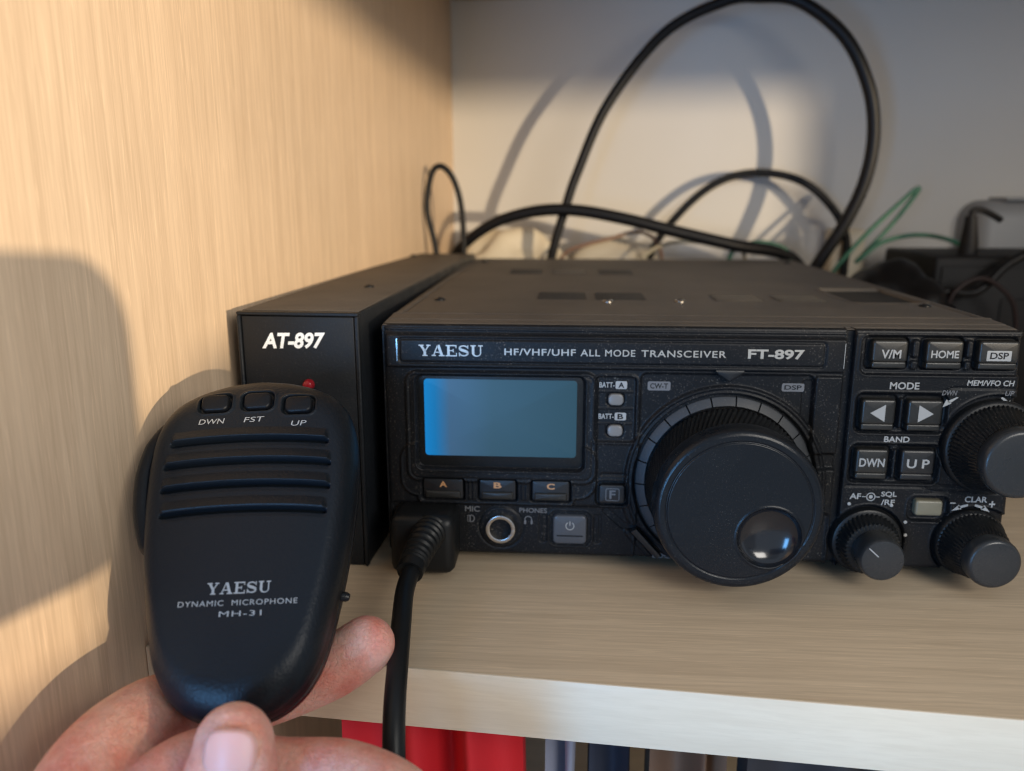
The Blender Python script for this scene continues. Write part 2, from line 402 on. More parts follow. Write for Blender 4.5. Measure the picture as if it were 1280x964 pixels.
# ================================================================== SETTING: the bookcase the things stand in
TH = 4.5
ct, st = math.cos(R(TH)), math.sin(R(TH))
def BK(a, d, z, ox=-57.5, oy=-57.5):        # bookcase frame: a along the shelf edge, d into the depth
    return (ox+a*ct+d*st, oy-a*st+d*ct, z)
MB = Matrix.Translation((-57.5, -57.5, 0)) @ Matrix.Rotation(R(-TH), 4, 'Z')
def bk(name, m, a0, a1, d0, d1, z0, z1, bev=0, parent=None):
    return box(name, m, parent, a0, a1, d0, d1, z0, z1, bev, mtx=MB)
o = bk('shelf', W_shelf, 0.2, 620, 0.6, 417, -21.5, -4.0); tag(o, kind='structure')
o = bk('edge_band', W_edge, 0.2, 620, -0.4, 0.6, -21.6, -3.9, 0.25, parent=None); tag(o, kind='structure'); 
o = bk('left_side_panel', W_side, -18, 0, -150, 420, -420, 420, 0.8); tag(o, kind='structure')
o = bk('back_panel', M_back, 0, 640, 417.2, 421, -3.8, 252); tag(o, kind='structure')
o = bk('upper_shelf', W_shelf, 0.2, 640, 0, 421, 252.2, 270, 0.5); tag(o, kind='structure')
o = bk('lower_back_panel', M_back, 0, 640, 417.2, 421, -420, -21.7); tag(o, kind='structure')
o = bk('lower_shelf', W_shelf, 0.2, 640, 0, 417, -330, -312); tag(o, kind='structure')
o = bk('right_side_panel', W_side, 620.2, 640, 0, 417, -420, 252); tag(o, kind='structure')

# unseen panels added behind the camera; their opening is shaped to bound the warm light
def light_mask_panels():
    bm = bmesh.new()
    y0, y1 = -704, -700
    box_bm(-120, 1500, y0, y1, 237.5, 700, bm=bm)
    box_bm(957, 1500, y0, y1, 97.3, 237.2, bm=bm)
    box_bm(520, 1500, y0, y1, -500, 97, bm=bm)
    return link('light_mask', from_bm('light_mask_panels', bm), M_back, None, False)
tag(light_mask_panels(), kind='structure')
sb = T('light_blocker', 'plain dark grey box added out of view to shade the radio front', 'box', (860, -750, 97))  # added blocker standing in for the photographer's arm and body
box('blocker_main', M_box, sb, 682, 1040, -790, -706, 97.3, 155, 1)
box('blocker_upper', M_box, sb, 892, 1036, -790, -706, 155.2, 178, 1)
box('blocker_small', M_box, sb, 650, 681.5, -790, -706, 97.3, 143, 1)
tag(box('blocker_ledge', M_back, None, 520, 1500, -830, -704.3, 85, 97), kind='structure')  # unseen ledge added to carry the blocker boxes

# ================================================================== TRANSCEIVER
tr = T('transceiver', 'black radio transceiver with large tuning dial and blue display standing on the shelf', 'radio', (100, 130, -4))
GX0, GX1 = 147.5, 149.6
def panel_h(X, Z):
    h = np.zeros_like(X)
    left = inside(X-148.2, .4)
    # nameplate rail
    rail = inside(sd_rr(X, Z, 1.6, 147.0, 65.6, 76.2, .6), .3)
    h += 1.6*rail
    d = sd_rr(X, Z, 6.0, 140.6, 67.2, 75.0, 1.2); h += -0.7*line(d, .32)+0.15*inside(d)
    h += -0.5*line(Z-77.2, .3)*(X < 147)+(-.35)*line(Z-78.4, .25)
    # display bezel
    d = sd_rr(X, Z, 7.4, 70.2, 26.6, 64.2, 4.0); h += 0.9*inside(d, .5)*left-0.35*line(d+1.3, .25)
    d = sd_rr(X, Z, 10.8, 66.2, 31.0, 63.0, 2.2); h += -1.7*inside(d, .5)+.35*line(d-.3, .35)
    # lower bezel lip that sweeps round the A B C keys
    d = np.minimum(sd_rr(X, Z, 5.0, 70.5, 21.0, 40, 6.0), sd_rr(X, Z, 10.5, 63.4, 18.4, 30, 2.2)); h += 0.8*inside(d, .4)*(1-inside(sd_rr(X, Z, 10.8, 66.2, 31.0, 63.0, 2.2), .5))+.25*line(d+.4, .25)
    for x0, x1 in ((12.0, 26.6), (30.9, 44.3), (48.6, 62.2)):
        d = sd_rr(X, Z, x0, x1, 19.9, 27.6, .9); h += -1.8*inside(d, .25)+.2*line(d-.3, .25)
    for xc in (28.2, 29.6, 46.0, 47.3): h += .35*inside(sd_rr(X, Z, xc-.4, xc+.4, 20.4, 27, .3), .2)
    # lower strip
    h += -1.0*inside(sd_rr(X, Z, 1.5, 146.5, -3, 18.3, 1.5), .7)*(1-inside(sd_c(X, Z, 112, 28.3, 34), .5))
    d = sd_c(X, Z, 38.6, 9.9, 7.6); h += -.35*line(d, .3)+.25*inside(d+.5, .4)
    h += -6*inside(sd_c(X, Z, 38.6, 9.9, 4.3), .3)
    d = sd_rr(X, Z, 55.2, 68.8, 3.9, 15.9, 2.2); h += -2.6*inside(d, .3)+.2*line(d-.4, .3)
    for x0, x1 in ((51.7, 54.0), (70.2, 72.4)):
        d = sd_rr(X, Z, x0, x1, 4.8, 15.0, .8); h += -.8*inside(d, .25)+.6*inside(sd_rr(X, Z, x0+.7, x1-.6, 5.4, 14.4, .4), .2)
    # battery lamp pocket
    d = sd_rr(X, Z, 69.4, 82.5, 41.2, 63.0, 1.6); h += -.7*inside(d, .3)+.4*line(d-.5, .35)
    for zc in (58.0, 52.4, 47.3): h += .3*line(Z-zc, .22)*inside(sd_rr(X, Z, 70.4, 81.5, 42.2, 62.0, 1.2), .2)
    for zc in (55.4, 44.9): h += -.5*inside(sd_rr(X, Z, 73.2, 79.0, zc-2.3, zc+2.3, 1.6), .3)
    # key F
    d = sd_rr(X, Z, 70.4, 81.0, 18.9, 27.4, 2.0); h += -1.7*inside(d, .3)+.35*line(d-.5, .3)
    h += -.4*inside(sd_rr(X, Z, 72, 80.6, 29.3, 30.3, .3), .2)
    # dial window
    d = sd_rr(X, Z, 84.0, 138.4, -6, 64.3, 2.0); h += -.8*inside(d, .4)+.2*line(d-.4, .3)
    d = sd_c(X, Z, 112, 28.3, 32.2); h += 1.1*inside(d, .5)-.4*line(d+1.4, .3)
    d = sd_c(X, Z, 112, 28.3, 29.4); h += -2.4*inside(d, .5)
    h += -1.2*inside(sd_rr(X, Z, 135.4, 138.2, 40, 62.5, .8), .4)*(sd_c(X, Z, 112, 28.3, 32.6) > 0)
    h += .9*inside(sd_rr(X, Z, 138.8, 147.0, 1, 64.2, .6), .4)
    h += -1.6*inside(sd_rr(X, Z, 139.5, 147.6, 33.5, 38.6, .6), .6)
    # slanted lock lever slot
    sl = np.minimum(sd_seg(X, Z, 74.0, 16.6, 80.0, 11.4, .9), sd_seg(X, Z, 80.0, 11.4, 84.0, 11.2, .7))
    h += -1.4*inside(sl, .3)
    h += -1.4*inside(sd_seg(X, Z, 84.5, 10.5, 94.5, -1.0, 1.2), .35)+.9*inside(sd_seg(X, Z, 81.6, 9.2, 89.5, -.2, 1.0), .3)
    # divider groove
    h += -3.4*inside(np.abs(X-(GX0+GX1)/2)-1.1, .3)
    # right block
    rb = inside(GX1-X, .4); h += 1.0*rb
    d = sd_rr(X, Z, 151.8, 201.5, 65.2, 77.6, 2.2); h += -1.1*inside(d, .35)+.25*line(d-.4, .3)
    for x0, x1 in ((153.2, 166.2), (169.8, 182.8), (185.8, 199.0)):
        d = sd_rr(X, Z, x0, x1, 66.8, 77.0, 1.6); h += -1.2*inside(d, .25)
    for x0, x1 in ((167.0, 169.2), (183.3, 185.2)):
        h += 1.4*inside(sd_rr(X, Z, x0, x1, 70.8, 76.2, .8), .3)+1.0*inside(sd_rr(X, Z, x0, x1, 67.0, 69.6, .6), .3)
    for z0, x0 in ((46.2, 151.6), (29.4, 151.2)):
        d = sd_rr(X, Z, x0, x0+28.2, z0, z0+13.0, 2.2); h += -1.3*inside(d, .35)+.25*line(d-.4, .3)
        h += 1.3*inside(sd_rr(X, Z, x0+13.6, x0+14.7, z0+1.6, z0+11.4, .5), .25)
        for xx in (x0+.9, x0+15.0): h += -.9*inside(sd_rr(X, Z, xx, xx+12.2, z0+.8, z0+12.2, 1.4), .25)
    # channel knob well
    d = sd_c(X, Z, 194.6, 43.2, 15.8); h += -1.6*inside(d, .5)+.35*line(d-.4, .35)
    reg = np.minimum(sd_rr(X, Z, 178.5, 206, 28.8, 61.2, 2.6), 9)
    h += -.45*line(reg, .35)*(X > 176)
    h += -.45*line(sd_seg(X, Z, 151, 28.2, 175.5, 28.2, 0), .3)-.45*line(sd_seg(X, Z, 175.5, 28.2, 178, 26.9, 0), .3)-.5*line(sd_seg(X, Z, 178, 26.9, 199, 26.7, 0), .3)
    d = sd_rr(X, Z, 171.3, 184.2, 16.6, 25.0, 2.4); h += -1.9*inside(d, .35)+.3*line(d-.5, .3)
    for cx, cz in ((159.0, 9.3), (192.0, 9.6)):
        d = sd_c(X, Z, cx, cz, 12.2); h += -1.4*inside(d, .5)+.3*line(d-.4, .35)
    # outer edge rounding
    e = np.minimum(np.minimum(X, 200-X), np.minimum(79.4-Z, Z+0.2)); e = np.clip(e, 0, 1.6); h -= 1.6-np.sqrt(np.maximum(1.6**2-(1.6-e)**2, 0))
    e2 = np.clip(X, 0, 5)/5; h -= 1.2*(1-e2)**2
    return h
xs = np.linspace(0, 200, 640); zs = np.linspace(-0.2, 79.4, 256)
pn = grid_mesh('front_panel', xs, zs, lambda X, Z: np.stack([X+np.clip((X-184)/16, 0, 1)*3.2*(1-Z/79), -panel_h(X, Z), Z], -1), M_panel, tr)
# body shell behind the panel
def shell():
    bm = bmesh.new()
    pts = [(0, 1.4), (-0.6, 6), (-1.2, 14), (-1.4, 30), (-1.4, 267), (201.4, 267), (201.4, 30), (201, 14), (200.4, 6), (200, 1.4)]
    lo = [bm.verts.new((x, y, 1.0)) for x, y in pts]; hi = [bm.verts.new((x, y, 78.6)) for x, y in pts]
    n = len(pts)
    for i in range(n): bm.faces.new((lo[i], lo[(i+1) % n], hi[(i+1) % n], hi[i]))
    bm.faces.new(lo[::-1])
    bmesh.ops.recalc_face_normals(bm, faces=bm.faces)
    return from_bm('body_shell', bm)
link('body_shell', shell(), M_panel, tr)
def top_fn(X, Y):
    h = np.full_like(X, 80.0)
    t = np.clip(Y/20, 0, 1); h += -1.0*(1-t)**2
    side = np.minimum(X+1.4, 201.4-X); h -= 1.5*np.clip(1-side/2.2, 0, 1)**2
    fr = np.clip(1-Y/1.6, 0, 1); h -= 1.0*fr**2
    h += -.55*line(Y-3.4, .35)-.5*line(Y-9.5, .45)-.6*line(Y-21.5, .5)+.35*line(Y-20.3, .6)
    h += -.6*line(X-3.2, .5)*(Y > 21.5)-.6*line(X-196.8, .5)*(Y > 21.5)
    # handle recess at the right
    d = sd_rr(X, Y, 168, 195.5, 58, 106, 3); h += .5*line(d-.6, .9)-4.5*inside(d+1.5, .8)
    return h
xs = np.linspace(-1.4, 201.4, 400); ys = np.concatenate([np.linspace(0.9, 24, 80), np.linspace(24.6, 267, 220)])
tp = grid_mesh('top_cover', xs, ys, lambda X, Y: np.stack([np.clip(X, 0, 200)+(X-np.clip(X, 0, 200))*np.clip(Y/30, 0, 1), Y, top_fn(X, Y)], -1), M_top, tr)
box('rear_plate', M_panel, tr, -1.2, 201.2, 266.8, 268.6, 1, 79.6)
box('recess_shade_plate', M_void, tr, 169.4, 194.2, 59.4, 104.6, 75.6, 79.0)  # black plate filling the recess, its colour standing in for shade
# ventilation windows in the top, slats inside
for k, (x0, x1, y0, y1) in enumerate(((29.5, 47, 165, 188), (51.8, 70, 165, 188), (76, 94, 165, 188), (48, 67.5, 62, 84), (71, 91, 62, 84), (117, 136, 60, 80), (141, 160, 60, 80))):
    vm = M_ventl if k in (5, 6, 1) else M_vent
    v = box('vent', vm, tr, x0, x1, y0, y1, 79.6, 80.06)
    bm = bmesh.new()
    for j in range(6): yy = y0+1.5+j*(y1-y0-3)/5; box_bm(x0+.8, x1-.8, yy-.7, yy+.7, 80.05, 80.35, .1, 1, bm=bm)
    s_ = link('slat', from_bm('slat', bm), vm, v, True); s_['kind'] = 'stuff'
def screw(parent, x, y, z, r=2.3, m=M_chrome):
    prof = [(r, 0.0), (r, .5), (r*.8, .9), (0.9, 1.0)]
    V = []; F = []; n = 20
    for (rr, zz) in prof:
        for k in range(n): V.append((x+rr*math.cos(2*math.pi*k/n), y+rr*math.sin(2*math.pi*k/n), z+zz))
    for i in range(3):
        for k in range(n): F.append((i*n+k, i*n+(k+1) % n, (i+1)*n+(k+1) % n, (i+1)*n+k))
    s = link('screw', mesh_np('screw', V, F), m, parent)
    box('screw_slot', M_void, s, x-.9, x+.9, y-.25, y+.25, z+.9, z+1.1); box('screw_slot', M_void, s, x-.25, x+.25, y-.9, y+.9, z+.9, z+1.12)
for x, y, m in ((10.5, 57, M_cap), (75.5, 55, M_chrome), (103, 57, M_chrome), (191, 50, M_cap), (10, 240, M_cap), (190, 240, M_cap)): screw(tr, x, y, 79.95, 2.1, m)
# nameplate lettering
YT = -1.80
letters('brand_lettering', '', 12.4, 33.2, 69.4, 73.1, YT, M_silver, tr, vf=SLAB)
letters('type_lettering', 'HF/VHF/UHF', 40.1, 62.9, 70.0, 72.2, YT, M_silver, tr, .015, space=1.1)
for t_, x0, x1 in (('ALL', 64.4, 70.6), ('MODE', 72.2, 81.7), ('TRANSCEIVER', 83.6, 110.1)):
    letters('type_lettering', t_, x0, x1, 70.0, 72.2, YT, M_silver, tr, .012, space=1.12)
letters('model_lettering', 'FT-897', 116.8, 134.2, 69.8, 72.9, YT, M_silver, tr, .03)
box('nameplate_clip', M_chrome, tr, 5.1, 5.5, -1.95, -1.5, 67.6, 75.0)
box('nameplate_clip', M_chrome, tr, 146.4, 146.6, -1.75, -1.2, 67, 75.0)
# display
bz = prism('display_bezel', M_knob, tr, rr_outline(11.3, 65.8, 31.6, 62.5, 2.2), 1.6, 0.55, .3)
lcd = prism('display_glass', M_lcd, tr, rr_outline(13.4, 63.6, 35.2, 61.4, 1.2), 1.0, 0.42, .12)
# battery lamps
for zc, t_ in ((55.4, 'A'), (44.9, 'B')):
    prism('battery_lamp', M_ledc, tr, rr_outline(73.7, 78.6, zc-1.9, zc+1.9, 1.5), 1.2, -.25, .5)
    zt = zc+4.2
    letters('lamp_lettering', 'BATT-', 70.7, 75.6, zt-.2, zt+1.6, .1, M_print, tr, .02)
    shape('lamp_letter_patch', [rr_outline(75.9, 79.6, zt-.6, zt+2.0, .5)], .1, M_print, tr)
    letters('lamp_lettering', t_, 76.8, 78.7, zt-.2, zt+1.6, .05, M_void, tr, .03)
# keys A B C
for (x0, x1), t_ in (((12.6, 26.0), 'A'), ((31.5, 43.7), 'B'), ((49.2, 61.6), 'C')):
    k_ = prism('function_key', M_btnk, tr, rr_outline(x0, x1, 20.2, 27.2, .7), 2, -.45, .4)
    prism('key_ridge', M_btn, k_, rr_outline(x0+.8, x1-.8, 20.6, 23.1, .4), 0, -1.35, .45)
    letters('key_letter', t_, (x0+x1)/2-1.3, (x0+x1)/2+1.3, 24.3, 26.4, -.52, M_orange, k_, .03)
# phones jack
lathe('headphone_jack', M_chrome, tr, 38.6, 9.9, [(5.1, 1.2), (5.1, -1.0), (4.9, -1.5), (4.5, -1.6), (3.75, -1.4), (3.5, 0), (3.4, 6)], 40, cap=False)
lathe('jack_bore', M_void, tr, 38.6, 9.9, [(3.5, 3.0), (0.5, 3.0)], 24)
letters('panel_lettering', 'MIC', 26.4, 31.4, 15.3, 17.3, .72, M_printg, tr, .015)
letters('panel_lettering', 'PHONES', 44.9, 54.2, 15.4, 17.1, .72, M_printg, tr, .01)
shape('microphone_symbol', rr_line(27.2, 28.1, 11.6, 14.0, .3, .2)+arc_band(28.3, 12.8, 1.25, .28, -90, 90, 10)+[[(28.05, 11.6), (28.3, 11.6), (28.3, 14.0), (28.05, 14.0)]], .72, M_printg, tr)
shape('headphone_symbol', arc_band(47.9, 12.9, 1.15, .3, -20, 200, 12)+[rr_outline(46.5, 47.2, 11.2, 12.7, .3), rr_outline(48.7, 49.4, 11.2, 12.7, .3)], .72, M_printg, tr)
# power key
pk = prism('power_key', M_grey, tr, rr_outline(56.3, 67.6, 4.8, 15.0, 1.6), 3, -.3, .7)
box('key_groove', M_panel, pk, 57.6, 66.4, -.42, -.2, 7.6, 8.0)
shape('power_symbol', arc_band(62, 11.4, 1.35, .28, 120, 420, 18)+[[(61.86, 11.5), (62.14, 11.5), (62.14, 13.1), (61.86, 13.1)]], -.37, M_print, pk)
# F key
fk = prism('function_key', M_btnk, tr, rr_outline(71.4, 80.0, 19.9, 26.4, 1.0), 2, -.7, .6)
letters('key_letter', 'F', 74.9, 76.9, 21.6, 24.6, -.78, M_printg, fk, .02); shape('key_frame', rr_line(73.6, 78.2, 20.9, 25.3, .6, .25), -.78, M_printg, fk)
# badges in the dial window
for s_, x0, x1, z0, z1 in (('CW-T', 86.2, 93.5, 58.6, 61.6), ('DSP', 128.6, 135.6, 58.9, 61.6)):
    shape('badge', [rr_outline(x0, x1, z0, z1, .6)], .55, M_printg, tr)
    letters('badge_lettering', s_, x0+.8, x1-.8, z0+.6, z1-.6, .50, M_void, tr, .02)
letters('panel_lettering', 'LOCK', 90.0, 98.0, -.0+.4, 2.2, .3, M_printg, tr, .015)
prism('lock_lever', M_btnk, tr, [(82.2, 10.2), (84.2, 11.4), (92.6, 1.9), (91.2, .6)], 1.0, -1.4, .4)
prism('dial_pointer', M_btnk, tr, [(107.2, 66.2), (107.6, 64.8), (111.6, 62.2), (115.6, 64.8), (116, 66.2)], 1, -2.0, .5)
# tuning ring segments and dial
DX, DZ = 112.0, 28.3
for k in range(22):
    a0, a1 = 360/22*k+.5+3, 360/22*(k+1)-.5+3; V = []; F = []; n = 5
    for i in range(n+1):
        a = R(a0+(a1-a0)*i/n)
        for r_, y in ((28.9, 1.6), (28.6, .4), (28.2, .1), (25.9, -.9), (25.6, -.4)): V.append((DX+r_*math.cos(a), y, DZ+r_*math.sin(a)))
    for i in range(n):
        for j in range(4): F.append((i*5+j, i*5+j+1, (i+1)*5+j+1, (i+1)*5+j))
    F.append((0, 1, 2, 3, 4)[::-1]); F.append(tuple(n*5+j for j in range(5)))
    link('ring_segment', mesh_np('ring_segment', V, F), M_ring, tr)
dl = lathe('tuning_dial', M_knob, tr, DX, DZ, [(24.5, 1)]+[(25.3-.09*i, -2.6-i*.95) for i in range(15)]+[(23.2, -16.6)], 900, cap=False,
           knurl=lambda a, y, r: (0.34*math.sin(96*a+y*1.4) if -16.2 < y < -2 else 0))
# dial cap: rim by lathe, face as a square-mapped height field with the finger hollow
lathe('dial_cap_rim', M_cap, dl, DX, DZ, [(22.6, -16.4), (24.2, -16.8), (24.9, -17.4), (25.2, -18.4), (25.3, -21.5), (25.2, -24.0), (25.0, -24.9), (24.6, -25.6), (24.0, -26.0), (23.4, -26.15)], 128, cap=False)
def disk(name, m, parent, cx, cz, rad, hf, n=150):
    t = np.linspace(-1, 1, n)
    def fn(A, B):
        r = np.maximum(np.abs(A), np.abs(B)); th = np.arctan2(B, A)
        x = cx+rad*r*np.cos(th); z = cz+rad*r*np.sin(th); return np.stack([x, -hf(x, z), z], -1)
    return grid_mesh(name, t, t, fn, m, parent)
HX, HZ = 121.2, 20.2
def dial_face(x, z):
    h = 26.15+0*x; d = sd_c(x, z, DX, DZ, 21.6); h += -.45*line(d, .25)+.12*inside(d, .3)
    h += -5.2*inside(sd_c(x, z, HX, HZ, 9.2), .3)+.25*line(sd_c(x, z, HX, HZ, 9.8), .4); return h
df = disk('dial_face', M_cap, tr, DX, DZ, 23.42, dial_face, 230)
def bowl(x, z):
    r = np.hypot(x-HX, z-HZ)/9.45; return 26.15-4.2*np.sqrt(np.maximum(1-r**2, 0))*1.0+.0*r
disk('finger_dimple', M_gloss, tr, HX, HZ, 9.45, bowl, 60)
# right block keys
def keycap(x0, x1, z0, z1, m, yf=-2.2, ledge=True, name='push_key'):
    k_ = prism(name, m, tr, rr_outline(x0, x1, z0+(1.9 if ledge else 0), z1, 1.0), 2, yf, .8)
    if ledge: prism('key_ledge', m, k_, rr_outline(x0+.3, x1-.1, z0, z0+2.1, .5), 2, yf+.3, .5)
    return k_
K = keycap(154.6, 165.3, 67.4, 76.3, M_btn); letters('key_lettering', 'V/M', 157.3, 163.3, 70.6, 73.4, -2.27, M_print, K, .02)
K = keycap(170.9, 181.9, 67.4, 76.3, M_btn); letters('key_lettering', 'HOME', 172.3, 180.6, 70.9, 73.3, -2.27, M_print, K, .02)
K = keycap(186.6, 198.4, 67.4, 76.3, M_btn); shape('key_patch', [rr_outline(188.9, 196.2, 70.2, 73.4, .2)], -2.26, M_print, K); letters('key_lettering', 'DSP', 189.9, 195.4, 70.8, 72.9, -2.31, M_void, K, .02)
K = keycap(153.2, 163.6, 47.3, 57.4, M_btn); shape('arrow_symbol', [[(155.8, 53.0), (160.4, 50.2), (160.4, 55.8)]], -2.27, M_print, K)
K = keycap(167.3, 177.9, 47.3, 57.4, M_btn); shape('arrow_symbol', [[(170.6, 50.2), (175.2, 53.0), (170.6, 55.8)]], -2.27, M_print, K)
K = keycap(152.9, 163.0, 30.9, 41.0, M_btn); letters('key_lettering', 'DWN', 154.0, 161.9, 35.2, 38.0, -2.27, M_print, K, .02)
K = keycap(167.0, 177.4, 30.9, 41.0, M_btnk); letters('key_lettering', 'U P', 168.8, 175.8, 35.0, 38.0, -2.27, M_print, K, .02)
K = keycap(173.4, 182.0, 18.6, 23.9, M_olive, -1.6, False)
YR = -1.28
letters('panel_lettering', 'MODE', 161.3, 170.3, 60.6, 62.9, YR, M_print, tr, .02)
letters('panel_lettering', 'BAND', 161.3, 169.2, 43.3, 45.2, YR, M_print, tr, .02)
for x0, x1, z in ((152, 160.6, 44.6), (170.4, 173.5, 44.6)): pass
letters('panel_lettering', 'MEM/VFO CH', 184.6, 198.8, 62.1, 63.9, YR, M_print, tr, .02, .1)
letters('panel_lettering', 'DWN', 177.4, 182.0, 58.9, 60.5, YR-.02, M_printg, tr, .02, .2)
letters('panel_lettering', 'UP', 196.4, 199.2, 59.0, 60.6, YR-.02, M_printg, tr, .02, .2)
shape('arrow_symbol', [[(178.0, 55.0), (179.0, 57.6), (180.6, 56.3)], [(179.3, 57.0), (182.0, 58.4), (182.6, 58.3), (180.2, 56.4)]], YR-.02, M_print, tr)
shape('arrow_symbol', [[(198.9, 55.2), (198.2, 57.6), (196.6, 56.4)], [(195.2, 58.4), (195.9, 58.6), (198.0, 57.0), (197.4, 56.5)]], YR-.02, M_print, tr)
letters('panel_lettering', 'AF', 152.4, 156.0, 23.8, 25.8, YR, M_print, tr, .02)
letters('panel_lettering', 'SQL', 162.3, 167.2, 24.6, 26.6, YR, M_print, tr, .02); letters('panel_lettering', '/RF', 162.5, 166.8, 22.0, 23.9, YR, M_print, tr, .02)
shape('knob_symbol', arc_band(159.1, 24.7, 1.3, .3, 0, 360, 20)+[rr_outline(158.5, 159.7, 24.1, 25.3, .5), [(156.3, 24.55), (157.5, 24.55), (157.5, 24.85), (156.3, 24.85)], [(160.6, 24.55), (161.9, 24.55), (161.9, 24.85), (160.6, 24.85)]], YR, M_print, tr)
letters('panel_lettering', 'CLAR', 188.6, 195.6, 23.6, 25.6, YR, M_print, tr, .02)
letters('panel_lettering', '-', 184.2, 185.9, 23.0, 23.4, YR, M_print, tr, .02); letters('panel_lettering', '+', 196.3, 198.2, 22.0, 24.2, YR, M_print, tr, .02)
shape('arrow_symbol', [[(184.9, 20.6), (187.0, 22.7), (187.9, 21.2)], [(186.6, 22.1), (189.8, 23.0), (189.9, 22.3), (187.2, 21.4)]], YR, M_print, tr)
shape('arrow_symbol', [[(196.9, 20.4), (194.9, 22.7), (193.9, 21.3)], [(195.2, 22.1), (192.0, 23.0), (191.9, 22.3), (194.6, 21.4)]], YR, M_print, tr)
for x, z in ((152.5, 22.1), (165.9, 21.9), (146.0, 6.1), (148.9, 2.5), (170.9, 16.2), (171.4, 11.7)):
    yy = YR if x > 150 else -.1
    lathe('scale_dot', M_print, tr, x if x > 150 else x+4.3, z, [(.55, yy+.3), (.55, yy-.03), (.45, yy-.08)], 14)
# knobs
def fine(k, amp): return lambda a, y, r: amp*math.sin(k*a+y*.8)
kb = lathe('channel_knob', M_knob, tr, 195.0, 42.0, [(15.6, 2), (15.6, -1.6), (15.2, -2.4), (14.6, -2.8)], 96)
lathe('knob_grip', M_knob, kb, 195.0, 42.0, [(14.2, -2.8), (14.2, -3.4), (13.8, -4.4), (12.6, -7.4), (11.6, -10.5), (10.6, -12.6), (10.2, -13.0)], 600, knurl=fine(64, .30))
lathe('knob_cap', M_capr, kb, 195.0, 42.0, [(9.6, -13), (10.6, -13.3), (10.9, -14.0), (10.9, -16.6), (10.6, -17.6), (9.9, -18.2), (9.2, -18.3)], 96)
kb = lathe('volume_knob', M_knob, tr, 159.0, 9.3, [(11.4, 2), (11.4, -1.2), (11.0, -2.2), (10.4, -2.5)], 96)
lathe('squelch_ring', M_knob, kb, 159.0, 9.3, [(9.9, -2.4), (9.9, -3.0), (9.5, -3.6), (8.9, -7.2), (8.5, -8.0), (7.0, -8.2)], 400, knurl=fine(40, .28))
lathe('knob_cap', M_capr, kb, 159.0, 9.3, [(6.6, -8), (6.6, -8.6), (6.9, -9.2), (6.95, -15.0), (6.8, -15.8), (6.4, -16.3), (5.9, -16.4)], 96)
box('knob_pointer', M_print, kb, 152.9, 157.0, -16.52, -16.35, 9.12, 9.48, mtx=Matrix.Translation((159, 0, 9.3)) @ Matrix.Rotation(R(42), 4, 'Y') @ Matrix.Translation((-159, 0, -9.3)))
kb = lathe('clarifier_knob', M_knob, tr, 192.0, 9.6, [(11.4, 2), (11.4, -1.2), (11.0, -2.4), (10.4, -2.8)], 96)
lathe('knob_grip', M_knob, kb, 192.0, 9.6, [(10.6, -2.6), (10.4, -3.4), (9.9, -5.4), (9.0, -9.0), (8.2, -11.4), (7.6, -12.2)], 400, knurl=fine(48, .24))
lathe('knob_cap', M_capr, kb, 192.0, 9.6, [(7.2, -12), (7.9, -12.3), (8.1, -13.0), (8.1, -16.2), (7.9, -17.0), (7.3, -17.6), (6.7, -17.7)], 96)
for x in (14, 186):
    for y in (14, 250): lathe('rubber_foot', M_rubber, tr, 0, 0, [(6, 0), (6, 4.2), (5, 5.2)], 24, mtx=Matrix.Translation((x, y, 1.2)) @ Matrix.Rotation(R(-90), 4, 'X'))

# ================================================================== ANTENNA TUNER BOX
tb = T('antenna_tuner', 'narrow black metal tuner box with white model lettering, between the radio and the side panel', 'tuner', (-27, 125, -4))
MT = Matrix.Translation((-6.6, -4, 0)) @ Matrix.Rotation(R(-1.9), 4, 'Z') @ Matrix.Translation((6.6, 4, 0))
box('cover', M_box, tb, -46.8, -6.4, -1.6, 258, -3.9, 83.4, 1.0, mtx=MT)
def flange():
    bm = bmesh.new()
    box_bm(-46.8, -6.4, -4.0, -1.5, 82.2, 83.4, .35, 1, bm=bm); box_bm(-46.8, -45.5, -4.0, -1.5, -3.85, 82.25, .35, 1, bm=bm); box_bm(-7.8, -6.4, -4.0, -1.5, -3.85, 82.25, .35, 1, bm=bm)
    xform(bm, MT); return from_bm('cover_lip', bm)
link('cover_lip', flange(), M_box, tb)
ft = box('front_plate', M_box, tb, -45.2, -8.1, -3.4, -1.2, -3.7, 81.9, .3, mtx=MT)
box('top_dust_sheet', M_top, tb, -46.0, -7.2, -0.6, 257.4, 83.2, 83.55, .1, mtx=MT)
fr = lambda V: np.array([tuple(MT @ Vector(p)) for p in V])
letters('model_lettering', 'AT-897', -38.9, -17.6, 71.2, 76.5, -3.47, M_white, tb, .035, .22, frame=fr, slope=.02)
lathe('indicator_lamp', M_red, tb, -23.9, 59.6, [(1.9, -3), (1.9, -4.4), (1.5, -5.4), (.8, -5.8)], 24, mtx=MT)
for x, y in ((-20, 68), (-33, 235)): screw(tb, x, y, 83.5, 2.0, M_cap)

